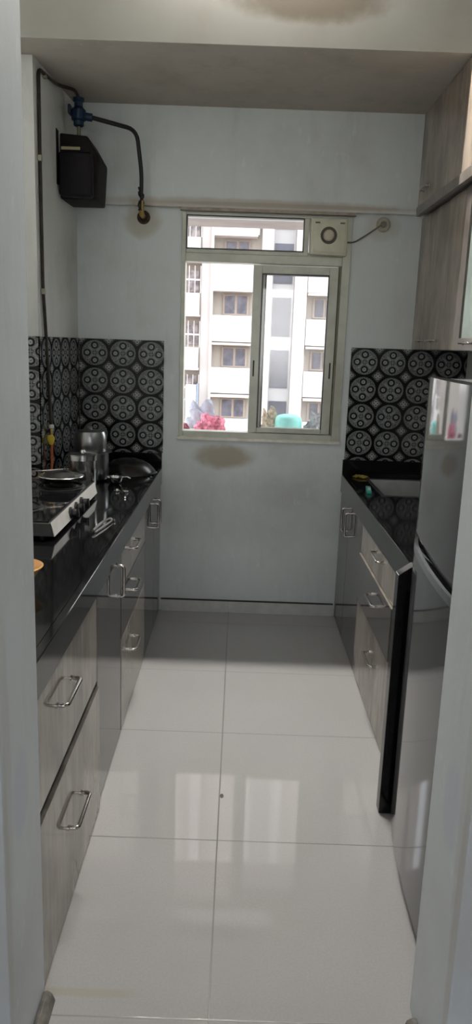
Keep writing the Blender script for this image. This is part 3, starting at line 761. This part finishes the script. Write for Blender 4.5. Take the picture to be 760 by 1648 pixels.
b = bmx(); box(b, S(.90), S(1.12), Y0-.7, Y0-.001, -9, 34); obj('pilaster', b, W4, t)
b = bmx(); box(b, S(.505), S(.895), Y0-.05, Y0-.002, -9, 34); obj('stair_bay', b, W5, t)
FL = .915
for k in range(-2, 4):                       # floors
    zt = 2.34 + k*FL*1.005
    # middle bay: white spandrel, window with two lights, thin sunshade
    b = bmx(); box(b, S(-.55), S(.25), Y0-.35, Y0-.002, Zs(zt-.80), Zs(zt-.34)); obj('spandrel', b, W2, t)
    b = bmx(); box(b, S(-.36), S(.10), Y0-.14, Y0-.003, Zs(zt-.33), Zs(zt+.02)); wn = obj('window', b, W3, t)
    b = bmx(); box(b, S(-.325), S(-.150), Y0-.19, Y0-.145, Zs(zt-.30), Zs(zt-.0)); box(b, S(-.105), S(.065), Y0-.19, Y0-.145, Zs(zt-.30), Zs(zt-.0)); obj('pane', b, WG, wn)
    b = bmx(); box(b, S(-.55), S(.22), Y0-1.1, Y0-.003, Zs(zt+.06), Zs(zt+.10)); obj('sunshade', b, CH, t)
    # stair glazing
    b = bmx(); box(b, S(.53), S(.86), Y0-.10, Y0-.003, Zs(zt-.68), Zs(zt)); obj('stair_window', b, WGB, t)
    # right bay
    b = bmx(); box(b, S(1.14), S(2.1), Y0-.35, Y0-.002, Zs(zt-.82), Zs(zt-.36)); obj('spandrel', b, W2, t)
    b = bmx(); box(b, S(1.25), S(1.68), Y0-.14, Y0-.003, Zs(zt-.34), Zs(zt+.0)); wn = obj('window', b, W3, t)
    b = bmx(); box(b, S(1.29), S(1.44), Y0-.19, Y0-.145, Zs(zt-.31), Zs(zt-.02)); box(b, S(1.48), S(1.64), Y0-.19, Y0-.145, Zs(zt-.31), Zs(zt-.02)); obj('pane', b, WG, wn)
    b = bmx(); box(b, S(1.14), S(1.9), Y0-1.0, Y0-.003, Zs(zt+.04), Zs(zt+.08)); obj('sunshade', b, CH, t)
    # left balcony bay
    zb = zt + .47
    b = bmx(); box(b, S(-1.5), S(-.76), Y0-1.6, Y0-1.45, Zs(zb-.83), Zs(zb-.47)); bl = obj('balcony', b, W2, t)
    b = bmx(); box(b, S(-1.5), S(-.75), Y0-1.7, Y0-.003, Zs(zb-.86), Zs(zb-.83)); obj('balcony_slab', b, CH, bl)
    b = bmx()
    for i in range(7): box(b, S(-1.35+.1*i), S(-1.34+.1*i), Y0-1.55, Y0-1.5, Zs(zb-.47), Zs(zb-.02))
    box(b, S(-1.5), S(-.76), Y0-1.56, Y0-1.5, Zs(zb-.26), Zs(zb-.235)); obj('balcony_grille', b, W2, bl)
    b = bmx(); box(b, S(-1.0), S(-.80), Y0-.1, Y0-.003, Zs(zb-.42), Zs(zb-.05)); box(b, S(-1.32), S(-1.06), Y0-.1, Y0-.003, Zs(zb-.45), Zs(zb-.08)); obj('balcony_door', b, mat('balcony_dark', (.30, .26, .27), .6, var=.5, scale=3), t)
b = bmx()
tube(b, [(S(-.56), Y0-1.1, -9), (S(-.56), Y0-1.1, 34)], .09, 8); obj('drain_pipe', b, CH, t)
# a balcony load of white boxes and washing on the near floor
t = thing('balcony_boxes', 'white boxes stacked on the lowest visible balcony across the road', 'boxes', (S(-.9), Y0-1.9, Zs(.12)))
b = bmx(); box(b, S(-1.12), S(-.97), Y0-2.3, Y0-1.75, Zs(.12), Zs(.52)); box(b, S(-.955), S(-.77), Y0-2.3, Y0-1.75, Zs(.12), Zs(.78)); obj('stacked_boxes', b, W2, t)
b = bmx(); box(b, S(-.76), S(-.735), Y0-2.3, Y0-1.75, Zs(.12), Zs(.8)); obj('blue_post', b, mat('blue_grey', (.22, .27, .36), .6), t)

# ------------------------------------------------------------------ world, portals, camera, view
wd = bpy.data.worlds.new('World'); SC.world = wd; wd.use_nodes = True
bg = wd.node_tree.nodes['Background']
nt = wd.node_tree
tc = nt.nodes.new('ShaderNodeTexCoord'); sx = nt.nodes.new('ShaderNodeSeparateXYZ'); nt.links.new(tc.outputs['Generated'], sx.inputs[0])
zz = V(nt, sx.outputs[2]); h = zz.step(-.1, .5)
nt.links.new(mixc(nt, zz.step(-.06, .0), (.26, .25, .24), mixc(nt, h, (1., .975, .96), (.88, .94, 1.))), bg.inputs['Color'])
bg.inputs['Strength'].default_value = 4.0
def portal(loc, rot, sx_, sy_):
    l = bpy.data.lights.new('window_portal', 'AREA'); l.shape = 'RECTANGLE'; l.size = sx_; l.size_y = sy_
    l.cycles.is_portal = True
    o = bpy.data.objects.new('window_portal', l); COL.objects.link(o); o.location = loc; o.rotation_euler = rot
portal((0.11, 4.30, 1.573), (-PI/2, 0, 0), .87, 1.15)
portal((0, -3.16, 1.60), (PI/2, 0, 0), 2.0, 1.4)

f, pitch, yaw, roll = 1209.85, math.radians(12.5733), math.radians(.0139), math.radians(2.0105)
fw = Vector((math.sin(yaw)*math.cos(pitch), math.cos(yaw)*math.cos(pitch), -math.sin(pitch)))
rt = Vector((math.cos(yaw), -math.sin(yaw), 0)); up = rt.cross(fw)
c, s = math.cos(roll), math.sin(roll)
rt2 = rt*c + up*s; up2 = up*c - rt*s
cam = bpy.data.cameras.new('Camera'); co = bpy.data.objects.new('Camera', cam); COL.objects.link(co)
M = Matrix((rt2, up2, -fw)).transposed().to_4x4(); M.translation = Vector((0, 0, 1.5)); co.matrix_world = M
cam.sensor_fit = 'VERTICAL'; cam.sensor_height = 24.; cam.lens = f/1648*24.; cam.clip_end = 300; cam.clip_start = .02
SC.camera = co
vs_ = SC.view_settings
vs_.view_transform = 'Standard'; vs_.look = 'None'; vs_.gamma = 1; vs_.use_curve_mapping = False; vs_.exposure = 0.25
